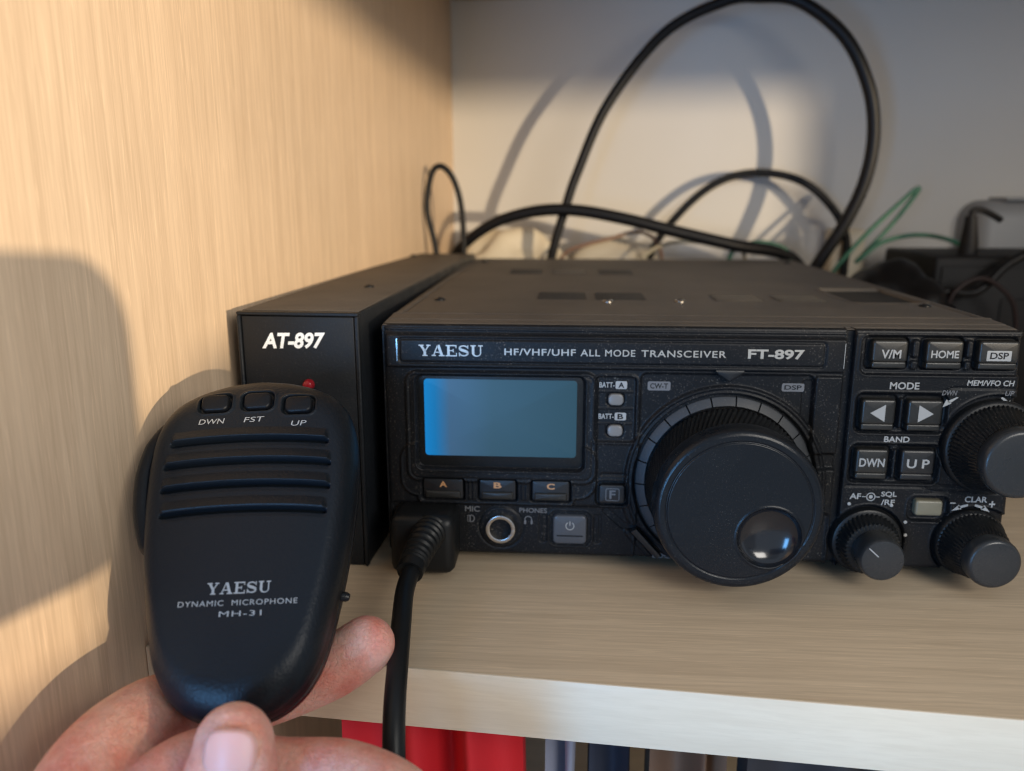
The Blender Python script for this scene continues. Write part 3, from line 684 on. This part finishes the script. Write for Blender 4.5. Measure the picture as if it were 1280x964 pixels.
# ================================================================== MICROPHONE (own frame: u right, v up, n out of the face)
O = np.array((-20.1, -78.0, 41.2)); MU = np.array((0.988, 0.153, 0.034)); MV = np.array((-0.133, 0.698, 0.704)); MN = np.cross(MU, MV)
def MF(V):                                   # (u, -n, v) -> world
    V = np.asarray(V, float); sh = V.shape; V = V.reshape(-1, 3)
    return (O+V[:, :1]*MU-V[:, 1:2]*MN+V[:, 2:3]*MV).reshape(sh)
mc = T('hand_microphone', 'black hand microphone with three keys and four slots, held before the tuner box', 'microphone', tuple(O))
PV = np.array([-43.6, -42.6, -41.0, -37.0, -31.0, -25.0, -14.0, -2.0, 10.0, 20.0, 29.0, 35.0, 39.5, 42.8, 45.0, 46.0])
PW = np.array([0.0, 6.0, 10.4, 15.2, 18.6, 20.4, 22.8, 24.8, 26.0, 26.4, 26.0, 24.3, 21.0, 15.4, 8.4, 0.0])
UC = 2.0
_ang = []                                      # outline radius as a function of angle about (UC, 0)
vv = np.concatenate([np.linspace(-43.6, -36, 120), np.linspace(-36, 34, 300), np.linspace(34, 46.0, 160)])
ww = np.sqrt(np.interp(vv, PV, PW**2*1.0)) if False else np.interp(vv, PV, PW)
cen = UC+(-.055)*(-vv)*0
oxr = np.concatenate([cen+ww, (cen-ww)[::-1]]); ozr = np.concatenate([vv, vv[::-1]])
for _ in range(14): pass
th_ = np.arctan2(ozr, oxr-UC); rr_ = np.hypot(ozr, oxr-UC); od = np.argsort(th_); th_, rr_ = th_[od], rr_[od]
ta = np.linspace(-np.pi, np.pi, 721)[:-1]; ra = np.interp(ta, th_, rr_, period=2*np.pi)
ker = np.hanning(25); ker /= ker.sum(); ra = np.convolve(np.concatenate([ra[-12:], ra, ra[:12]]), ker, 'valid')
def orad(th): return np.interp(th, ta, ra, period=2*np.pi)
def arch(u): return -.0028*(u-UC)**2-.030*(u-UC)
def mic_h(u, v, r, vs):
    e = np.clip((r-.80)/.20, 0, 1); h = -7.0*(1-np.sqrt(np.maximum(1-e**2, 0)))
    e2 = np.clip((r-.5)/.5, 0, 1); h -= .9*e2**2
    for vc, hw in ((24.7, 19.6), (18.4, 20.4), (11.9, 20.4), (5.2, 19.8)):
        t = vs-vc; sl = inside(np.abs(u-UC)-hw, .6)
        ridge = np.clip((3.6-t)/3.0, 0, 1)*inside(.55-t, .2)
        h += sl*(-2.4*inside(np.abs(t)-.5, .2)+1.3*ridge-.35*np.clip((t+2.0)/1.6, 0, 1)*(t < 0))
    for uc, vc in ((-8.0, 36.3), (3.0, 36.3), (13.8, 34.6)):
        d = sd_rr(u, v, uc-4.2, uc+4.2, vc-3.0, vc+3.0, 1.8); h += -1.2*inside(d, .25)+.25*line(d-.4, .35)
    return h
def mic_front(A, B):
    g = np.clip((B+12)/12, 0, 1)*np.clip((33-B)/4, 0, 1); g = g*g*(3-2*g)
    u = UC+A*np.interp(B, vo, wo); v = B
    for _ in range(6):
        v = B+arch(u)*g; u = UC+A*np.interp(v, vo, wo)
    rr = np.clip(np.hypot(u-UC, v)/orad(np.arctan2(v, u-UC)), 0, 1)
    return MF(np.stack([u, -mic_h(u, v, rr, B), v], -1))
# half-width as a function of v, read back from the smoothed polar outline
_a = np.linspace(-np.pi/2, np.pi/2, 1500); vo = orad(_a)*np.sin(_a); wo = orad(_a)*np.cos(_a); wo[0] = wo[-1] = 0
_k = np.maximum.accumulate(vo); vo = _k
tB = np.linspace(0, 1, 520); tB = vo[0]+(vo[-1]-vo[0])*(tB*.8+.2*(1-np.cos(np.pi*tB))/2)
tA = np.sin(np.linspace(-1, 1, 230)*np.pi/2)*.5+np.linspace(-1, 1, 230)*.5
grid_mesh('front_shell', tA, tB, mic_front, M_mic, mc)
def mic_rear():
    n = 160; V = []; F = []; prof = [(.998, 7.4), (1.005, 8.4), (1.006, 11.0), (.985, 11.3), (.985, 11.9), (1.004, 12.2), (1.0, 15), (.965, 19), (.90, 21.5), (.80, 22.5), (.4, 23.0), (0.02, 23.0)]
    for s_, d in prof:
        for k in range(n):
            a = 2*math.pi*k/n-math.pi; r0 = float(orad(a))*s_; V.append((UC+r0*math.cos(a), d, r0*math.sin(a)))
    for i in range(len(prof)-1):
        for k in range(n): j = (k+1) % n; F.append((i*n+k, (i+1)*n+k, (i+1)*n+j, i*n+j))
    me = mesh_np('rear_shell', MF(np.array(V)), F); bm = bmesh.new(); bm.from_mesh(me); bmesh.ops.recalc_face_normals(bm, faces=bm.faces); bm.to_mesh(me); bm.free(); return me
link('rear_shell', mic_rear(), M_micd, mc)
for uc, vc, s_, x0, x1, sl in ((-8.0, 36.3, 'DWN', -11.6, -5.0, 0), (3.0, 36.3, 'FST', -.1, 5.2, 0), (13.8, 34.6, 'UP', 12.2, 16.2, -.03)):
    prism('microphone_key', M_micd, mc, rr_outline(uc-3.5, uc+3.5, vc-2.4, vc+2.4, 1.5), 2.4, -.25, .7, frame=MF, dome=.2)
    zb = 29.8 if s_ != 'UP' else 28.0
    letters('key_lettering', s_, x0, x1, zb, zb+1.5, .06, M_print, mc, .0, .15, frame=MF, slope=sl)
letters('brand_lettering', '', -4.6, 10.0, -15.9, -13.1, -.04, M_print, mc, vf=SLAB, frame=MF, slope=-.03)
letters('type_lettering', 'DYNAMIC  MICROPHONE', -10.8, 16.3, -18.4, -17.1, -.04, M_print, mc, .0, frame=MF, space=1.15, slope=-.035)
letters('model_lettering', 'MH-31', -1.3, 8.3, -21.3, -20.0, -.04, M_print, mc, .0, frame=MF, space=1.1, slope=-.03)
# push-to-talk bar on the left flank
def ptt():
    n = 26; m_ = 10; V = []; F = []
    for i in range(n+1):
        v = -1+38.6*i/n; s_ = i/n
        out = 3.6*(math.sin(math.pi*min(1, s_*1.0))**.55) if 0 < s_ < 1 else 0
        wv = float(np.interp(v, PV, PW)); u0 = UC-wv+2.5
        for k in range(m_):
            a = 2*math.pi*k/m_; V.append((u0-2.2-out*.5+(out*.5+2.2)*math.cos(a), 12.2+7.2*math.sin(a)*(.55+.45*math.sin(math.pi*s_)), v))
    for i in range(n):
        for k in range(m_): F.append((i*m_+k, i*m_+(k+1) % m_, (i+1)*m_+(k+1) % m_, (i+1)*m_+k))
    F.append(tuple(range(m_))); F.append(tuple(n*m_+k for k in range(m_)))
    me = mesh_np('push_to_talk_bar', MF(np.array(V)), F); bm = bmesh.new(); bm.from_mesh(me)
    bmesh.ops.subdivide_edges(bm, edges=bm.edges[:], cuts=1, smooth=1.0, use_grid_fill=True) if False else None
    bmesh.ops.recalc_face_normals(bm, faces=bm.faces); bm.to_mesh(me); bm.free(); return me
pb = link('push_to_talk_bar', ptt(), M_mic, mc)
sm = pb.modifiers.new('sub', 'SUBSURF'); sm.levels = sm.render_levels = 2
V, F = sweep(MF(np.array([(UC+21.5, 12, -14.5), (UC+23.8, 12, -14.8), (UC+24.6, 12, -15.0)])), [1.3, 1.2, .8], 12)
link('side_screw', mesh_np('side_screw', V, F), M_cap, mc)
V, F = sweep(catmull(MF(np.array([(-.5, 13, -40), (-.6, 13, -47), (-1.0, 15, -56), (-2.0, 22, -70), (-2, 34, -92)])), 8), [5.2]*5+[5.0]*28, 16)
link('cord_boot', mesh_np('cord_boot', V, F), M_rubber, mc)

# ================================================================== PLUG AND CORD
cd = T('plug_cord', 'thick black cord with ribbed strain relief hanging from the modular plug at the radio front', 'cable', (15, -40, 5))
def plug():
    bm = bmesh.new(); box_bm(3.2, 24.6, -14, 3, -1.6, 18.6, 3.2, 3, bm=bm); return from_bm('plug_body', bm)
link('plug_body', plug(), M_rubber, cd)
P = catmull([(17.0, -11.5, 13.6), (15.6, -19.0, 12.6), (14.2, -27, 10.4), (13.7, -33, 8.8)], 14)
rad = []
for i in range(len(P)):
    s_ = i/(len(P)-1); rad.append(5.1-1.6*s_+(.55 if (i//2) % 2 == 0 and s_ < .78 else 0)+(.5 if s_ > .84 else 0))
V, F = sweep(P, rad, 24); link('strain_relief', mesh_np('strain_relief', V, F), M_rubber, cd)
tube('cord', M_rubber, cd, [(14.2, -29, 9.4), (13.9, -36, 8.6), (14.5, -46, 8.4), (16.6, -61, 7.4), (18.6, -76, 4.4), (19.9, -87, -1.0), (21.0, -94, -9.5), (21.8, -98, -22), (22.5, -99, -60), (24, -97, -120)], 2.75, 20, 12)

# ================================================================== CABLES BEHIND THE RADIO
def cable(name, label, pts, r, m=M_cable, cat='cable', group=None):
    return tag(tube(name, m, None, pts, r, 14, 12), label, cat, group)
cable('coaxial_cable', 'thick black coaxial cable rising in the tall loop to the top of the picture', [(44, 290, 10), (44, 286, 50), (49.8, 285, 81.5), (57.8, 285, 110.3), (65.6, 286, 133.9), (84, 288, 175.6), (117.6, 290, 217.1), (152.9, 288, 234.5), (173.5, 284, 236), (195.8, 278, 231.8), (221.4, 272, 211.3), (237.9, 272, 183.8), (244.3, 273, 156.2), (242.2, 274, 128.4), (233.1, 276, 102.3), (218.5, 280, 74), (205, 286, 40)], [3.0, 3.1, 3.4, 3.9, 4.0, 3.9])
cable('looped_cable', 'black cable in a low round loop under the tall loop, before the back board', [(112, 313, 30), (117.4, 324, 76.8), (136.0, 324, 106.4), (160.4, 324, 127.3), (186.6, 323, 134.1), (214.9, 318, 128.8), (235.5, 314, 112.1), (247.0, 314, 92.1), (247.5, 314, 70), (245, 314, 20)], 2.7)
cable('thin_looped_cable', 'slim black cable in a narrow upright loop behind the tuner box', [(-20, 262.5, 40), (-23.5, 262.5, 84.8), (-28.6, 262.5, 110.6), (-25.5, 263, 132), (-19.3, 264, 136.9), (-12.1, 265, 129.2), (-7.5, 266, 112.5), (-6.3, 266, 85.6), (-8, 266, 30)], 1.9)
cable('patch_cable', 'long black cable arching from the tuner box across the rear edge of the radio', [(-22, 300, 50), (-16.3, 285, 76.8), (-5.1, 278, 90.1), (14, 275, 102.5), (39.6, 273, 109.5), (64.9, 272, 110.0), (95, 271, 105.0), (130.2, 271, 96.5), (165.6, 273, 88.5), (201.9, 285, 81.2), (222, 292, 60)], [3.0, 3.4, 3.8, 3.9, 4.0, 4.0])
M_green = mat('green_insulation', (0.012, 0.10, 0.055), 0.4)
cable('green_wire', 'thin green wire bent into a pointed loop right of the radio', [(222, 272, 60), (229.9, 272, 76.2), (247.5, 272, 98.0), (266, 272, 117), (272.5, 272, 123.0), (273.4, 272, 121), (260.1, 272, 101.5), (243, 270, 82), (241, 268, 80), (255.3, 268, 91.5), (278.5, 268, 95.5), (302.7, 268, 88.5), (312, 270, 70)], 1.35, M_green, 'wire')
M_brown = mat('brown_insulation', (0.20, 0.11, 0.07), 0.5); M_pale = mat('pale_insulation', (0.50, 0.44, 0.30), 0.5)
cable('brown_wire', 'thin brown wire curving just behind the top of the radio', [(48, 290, 60), (57.0, 290, 80.0), (68, 290, 86.4), (86.5, 292, 91), (108, 298, 95.5), (122, 303, 84), (126, 303, 50)], 1.2, M_brown, 'wire')
cable('pale_wire', 'thin cream wire lying low behind the radio, near the low round loop', [(100, 300, 60), (112, 300, 80), (130, 302, 88.5), (155, 302, 88), (176, 300, 83), (182, 300, 50)], 1.3, M_pale, 'wire')
cable('green_wire', 'short dark green wire arched just above the rear right edge of the radio', [(160, 282, 60), (166, 282, 84), (178, 282, 89.5), (192, 282, 88.5), (202, 283, 82), (206, 284, 60)], 1.5, M_green, 'wire')
# crumpled pale bag behind the radio
def crumple(name, m, c, s, seed, amp, label, cat, cuts=18):
    r_ = random.Random(seed); bm = bmesh.new(); bmesh.ops.create_icosphere(bm, subdivisions=5, radius=1)
    ds = [Vector((r_.gauss(0, 1), r_.gauss(0, 1), r_.gauss(0, 1))).normalized() for _ in range(cuts)]; ph = [r_.uniform(0, 6) for _ in ds]
    for v in bm.verts:
        p = v.co.copy(); k = 1.0
        for d, f in zip(ds, ph): k += amp*(1-2*abs(((p.dot(d)*1.6+f) % 1)-.5))*.5
        v.co = Vector((c[0]+p.x*s[0]*k, c[1]+p.y*s[1]*k, c[2]+p.z*s[2]*k))
    return tag(link(name, from_bm(name, bm), m, None), label, cat)
M_bag = mat('cream_bag', (0.62, 0.55, 0.42), 0.5); M_wht = plastic('white_plastic', (0.24, 0.245, 0.25), 0.45)
crumple('plastic_bag', M_bag, (22, 318, 44), (34, 12, 38), 3, .09, 'crumpled cream bag behind the left rear of the radio', 'bag')
crumple('plastic_bag', M_bag, (92, 326, 42), (30, 9, 34), 9, .09, 'crumpled cream bag behind the middle of the radio', 'bag')
ad = T('wall_adapter', 'small cream plastic block right of the tall loop behind the radio', 'adapter', (247, 322, -4))
box('housing', M_bag, ad, 239, 262, 318, 336, -3.8, 97, 3, seg=3); box('cap', M_bag, ad, 263, 280, 312, 330, -3.8, 70, 3, seg=3)

# black equipment to the right of the radio
gb = T('power_supply', 'matt black box with cables before it, beyond the right side of the radio', 'power supply', (330, 255, -4))
box('housing', M_matt, gb, 268, 420, 224, 300, -3.9, 86, 2.5, seg=3)
box('front_plate', M_matt, gb, 272, 416, 222.6, 224.2, 2, 80, .5)
box('socket', M_void, gb, 306, 330, 221.8, 223, 40, 62, 1)
pl = T('angled_plug', 'black angled plug standing on the black box with its lead bent over to the right', 'plug', (290, 236, 86))
tube('plug_body', M_matt, pl, [(291, 236, 86), (291, 236, 92), (290.8, 236, 100), (290.4, 236, 108)], [5.5, 5.0, 3.9, 3.0])
tube('lead', M_matt, pl, [(290.4, 236, 106), (291.2, 236, 110.5), (295.5, 236.5, 111.3), (302, 238, 109), (309, 240, 105.6)], 1.8)
rt = T('router', 'white plastic router box behind the black box at the right edge', 'router', (345, 320, 86))
box('housing', M_wht, rt, 326, 430, 302, 350, -3.9, 116, 12, seg=4, mtx=None)
box('lid', M_wht, rt, 344, 412, 306, 346, 115.8, 118, 1)
cable('thin_cable', 'thin dull red-black cable arched in front of the black box', [(262, 205, 30), (267.2, 200, 61.9), (273, 200, 71.5), (282.3, 200, 75.9), (292, 200, 72), (302.3, 200, 60), (308, 202, 30)], 1.2, mat('dull_red_sheath', (0.016, 0.008, 0.008), 0.5, spec=.3))
cable('sloping_cable', 'thick black cable sloping down from the right in front of the black box', [(340, 212, 98), (318, 210, 92), (300, 208, 83), (284, 206, 68), (262, 206, 66), (240, 210, 40), (232, 212, 4)], 2.6)
crumple('cable_bundle', M_cable, (240, 214, 28), (26, 30, 34), 5, .12, 'dark heap of coiled cable close to the right side of the radio', 'cable bundle')
kn = T('grey_disc', 'small dull grey round bumper lying on the shelf at the right edge of the picture', 'disc', (190, -28, -4))  # plain grey disc giving the small dark round spot there
lathe('disc_body', M_ring, kn, 0, 0, [(6.2, 0), (7.2, 1.6), (7.0, 4.0), (5.6, 5.6), (3.0, 6.0)], 32, mtx=Matrix.Translation((190.5, -28.5, -4)) @ Matrix.Rotation(R(-90), 4, 'X'))

# ================================================================== THINGS ON THE SHELF BELOW
M_redc = mat('red_cloth', (0.62, 0.012, 0.022), 0.75); _c = noise(M_redc, coords(M_redc), 900, 2); bump(M_redc, _c.outputs[0], .2, .0003)
def cloth(name, m, x0, x1, y, z0, z1, folds, amp, label, cat, th=14):
    n, k = 60, 20; V = []; F = []
    for side in (0, 1):
        for j in range(k+1):
            for i in range(n+1):
                s_ = i/n; z = z0+(z1-z0)*j/k; x = x0+(x1-x0)*s_
                yy = y+amp*math.sin(folds*s_*6.28+1.3*math.sin(3*s_)+.012*z)*(.4+.6*math.sin(3.14*s_))+(th if side else 0)
                V.append((x+.02*(z-z0)*math.sin(5*s_), yy, z))
    N = (n+1)*(k+1)
    for j in range(k):
        for i in range(n):
            a = j*(n+1)+i; F.append((a, a+1, a+n+2, a+n+1)); F.append((N+a, N+a+n+1, N+a+n+2, N+a+1))
    for j in range(k): a = j*(n+1); F.append((a, a+n+1, N+a+n+1, N+a)); b = a+n; F.append((b, N+b, N+b+n+1, b+n+1))
    for i in range(n): a = k*(n+1)+i; F.append((a, a+1, N+a+1, N+a))
    me = mesh_np(name, V, F); bm = bmesh.new(); bm.from_mesh(me); bmesh.ops.recalc_face_normals(bm, faces=bm.faces); bm.to_mesh(me); bm.free()
    return tag(link(name, me, m, None), label, cat)
cloth('red_cloth', M_redc, -9, 53, -34, -311.8, -27, 2.4, 9, 'bright red folded cloth hanging in the compartment under the shelf', 'cloth')
M_navy = mat('navy_cloth', (0.02, 0.024, 0.04), 0.8); M_stripe = mat('pale_blue_cloth', (0.22, 0.23, 0.29), 0.8); M_tan = mat('brown_card', (0.13, 0.07, 0.04), 0.7); M_dark = mat('dark_cloth', (0.03, 0.026, 0.028), 0.8)
cloth('striped_cloth', M_stripe, 55, 68, -24, -311.8, -33, 1.0, 6, 'pale blue-grey folded cloth between the red and the navy cloth under the shelf', 'cloth')
cloth('navy_cloth', M_navy, 69.5, 88, -20, -311.8, -33, 1.4, 7, 'dark navy folded cloth under the shelf, right of the pale one', 'cloth')
cloth('brown_cloth', M_tan, 89.5, 120, -18, -311.8, -33, 1.6, 7, 'dark brown folded cloth farthest right under the shelf', 'cloth')
cloth('dark_cloth', M_dark, 121.5, 210, -18, -311.8, -33, 2.6, 7, 'black folded cloth under the shelf near the right corner', 'cloth')

# ================================================================== THE HAND
pe = T('person', 'bare left hand reaching up from below, thumb and fingers pinching the foot of the microphone', 'person', (-5, -160, -60))
def chain(bm, pts, rad, flat=1.0, sub=8, upv=(0, 0, 1)):
    P = catmull(pts, sub); rr = np.interp(np.linspace(0, 1, len(P)), np.linspace(0, 1, len(rad)), rad)
    a, b = P[1]-P[0], P[-1]-P[-2]; a = a/np.linalg.norm(a); b = b/np.linalg.norm(b)
    pre = [(P[0]-a*rr[0]*math.sin(t_), rr[0]*math.cos(t_)) for t_ in (R(86), R(70), R(50), R(28), R(12))]
    post = [(P[-1]+b*rr[-1]*math.sin(t_), rr[-1]*math.cos(t_)) for t_ in (R(12), R(28), R(50), R(70), R(86))]
    PP = [p for p, _ in pre]+list(P)+[p for p, _ in post]; RR = [r_ for _, r_ in pre]+list(rr)+[r_ for _, r_ in post]
    V, F = sweep(PP, RR, 28, flat, upv=upv)
    vs = [bm.verts.new(tuple(p)) for p in V]
    for f in F: bm.faces.new([vs[i] for i in f])
hb = bmesh.new()
chain(hb, [(-6.3, -117.0, 11.6), (-6.3, -118.8, 7.8), (-7.4, -121.5, 2.2), (-9.2, -126.0, -6.1), (-7.0, -133, -17), (-4.5, -141, -32), (0, -146, -52)], [8.2, 9.3, 9.6, 9.5, 10, 11, 14], .80, upv=(0, -1, .4))
chain(hb, [(10.4, -74, 9.0), (1.2, -75, 2.7), (-14.2, -78, -3.0), (-29.0, -85, -3.5), (-36.4, -95, 0.6), (-39.0, -115, 1.8), (-37.5, -134, -6), (-32, -144, -24), (-20, -150, -50)], [7.3, 7.9, 8.2, 9.2, 9.2, 9.6, 10, 11.5, 14])
chain(hb, [(33.4, -119, -10.5), (26.9, -113.5, -4.2), (13.2, -108, -3.0), (-2.3, -107, -4.0), (-17.5, -109, -.8), (-24.6, -121, -4.0), (-24.5, -138, -18), (-16, -148, -44)], [6.6, 7.8, 8.1, 8.2, 8.3, 9.2, 10.5, 14])
chain(hb, [(28.7, -128, -27), (20, -121, -22.5), (4, -118, -21.5), (-9, -122, -22), (-12, -136, -34), (-8, -146, -52)], [6.3, 7.4, 7.8, 8.2, 9.5, 13])
chain(hb, [(22, -132, -42), (13, -127, -39), (0, -126, -39.5), (-6, -134, -46), (-3, -146, -62)], [5.6, 6.4, 6.8, 7.8, 12])
chain(hb, [(-12, -148, -50), (-9, -152, -72), (-4, -158, -100), (2, -172, -150), (8, -190, -230)], [17, 21, 20, 18, 22], .75, upv=(0, -1, 0))
chain(hb, [(-1, -144, -58), (0, -150, -80), (0, -157, -105)], [17, 18, 15], .9)
bmesh.ops.recalc_face_normals(hb, faces=hb.faces)
hand = link('hand', from_bm('hand', hb), M_skin, pe)
md = hand.modifiers.new('remesh', 'REMESH'); md.mode = 'VOXEL'; md.voxel_size = 0.0009; md.use_smooth_shade = True
md = hand.modifiers.new('smooth', 'SMOOTH'); md.factor = .5; md.iterations = 5
# thumb nail: curved plate on the camera side of the thumb
def nail():
    c = np.array((-4.5, -124.4, 14.6)); up = np.array((0.02, .42, .90)); up /= np.linalg.norm(up)
    nr = np.array((.13, -.90, .42)); nr -= up*(nr@up); nr /= np.linalg.norm(nr); rt_ = np.cross(nr, up)*-1
    if rt_[0] < 0: rt_ = -rt_
    def fn(A, B):
        # rounded outline: wider at the free end
        r = np.maximum(np.abs(A), np.abs(B)); th = np.arctan2(B, A)
        k = 1/((np.abs(np.cos(th))**3+np.abs(np.sin(th))**3)**(1/3))
        x = r*k*np.cos(th)*5.2; z = r*k*np.sin(th)*4.7
        d = -(x**2)/15.5-.016*z**2-.75*np.clip((r-.84)/.16, 0, 1)**2
        return c+x[..., None]*rt_+z[..., None]*up+d[..., None]*nr
    tt = np.linspace(-1, 1, 40); return grid_mesh('thumb_nail', tt, tt, fn, M_nail, pe)
nail()

# ================================================================== the photographer's phone (it throws the rounded shadow on the side panel)
sp = T('smartphone', 'dark smartphone held level behind the camera position, taking the picture', 'smartphone', (70, -264, 50))
def rbox(name, m, x0, x1, z0, z1, r, yb, yf): return prism(name, m, sp, rr_outline(x0, x1, z0, z1, r, 8), yb, yf, 1.2)
rbox('back_shell', M_knob, -12, 147, 52, 125, 20, -268, -259.5)
rbox('screen', M_gloss, -10, 145, 54, 123, 18, -269, -268.2)
for x in (30, 50): lathe('camera_lens', M_gloss, sp, x, 118, [(7, -259.2), (7, -258.6), (5, -258.4)], 32)
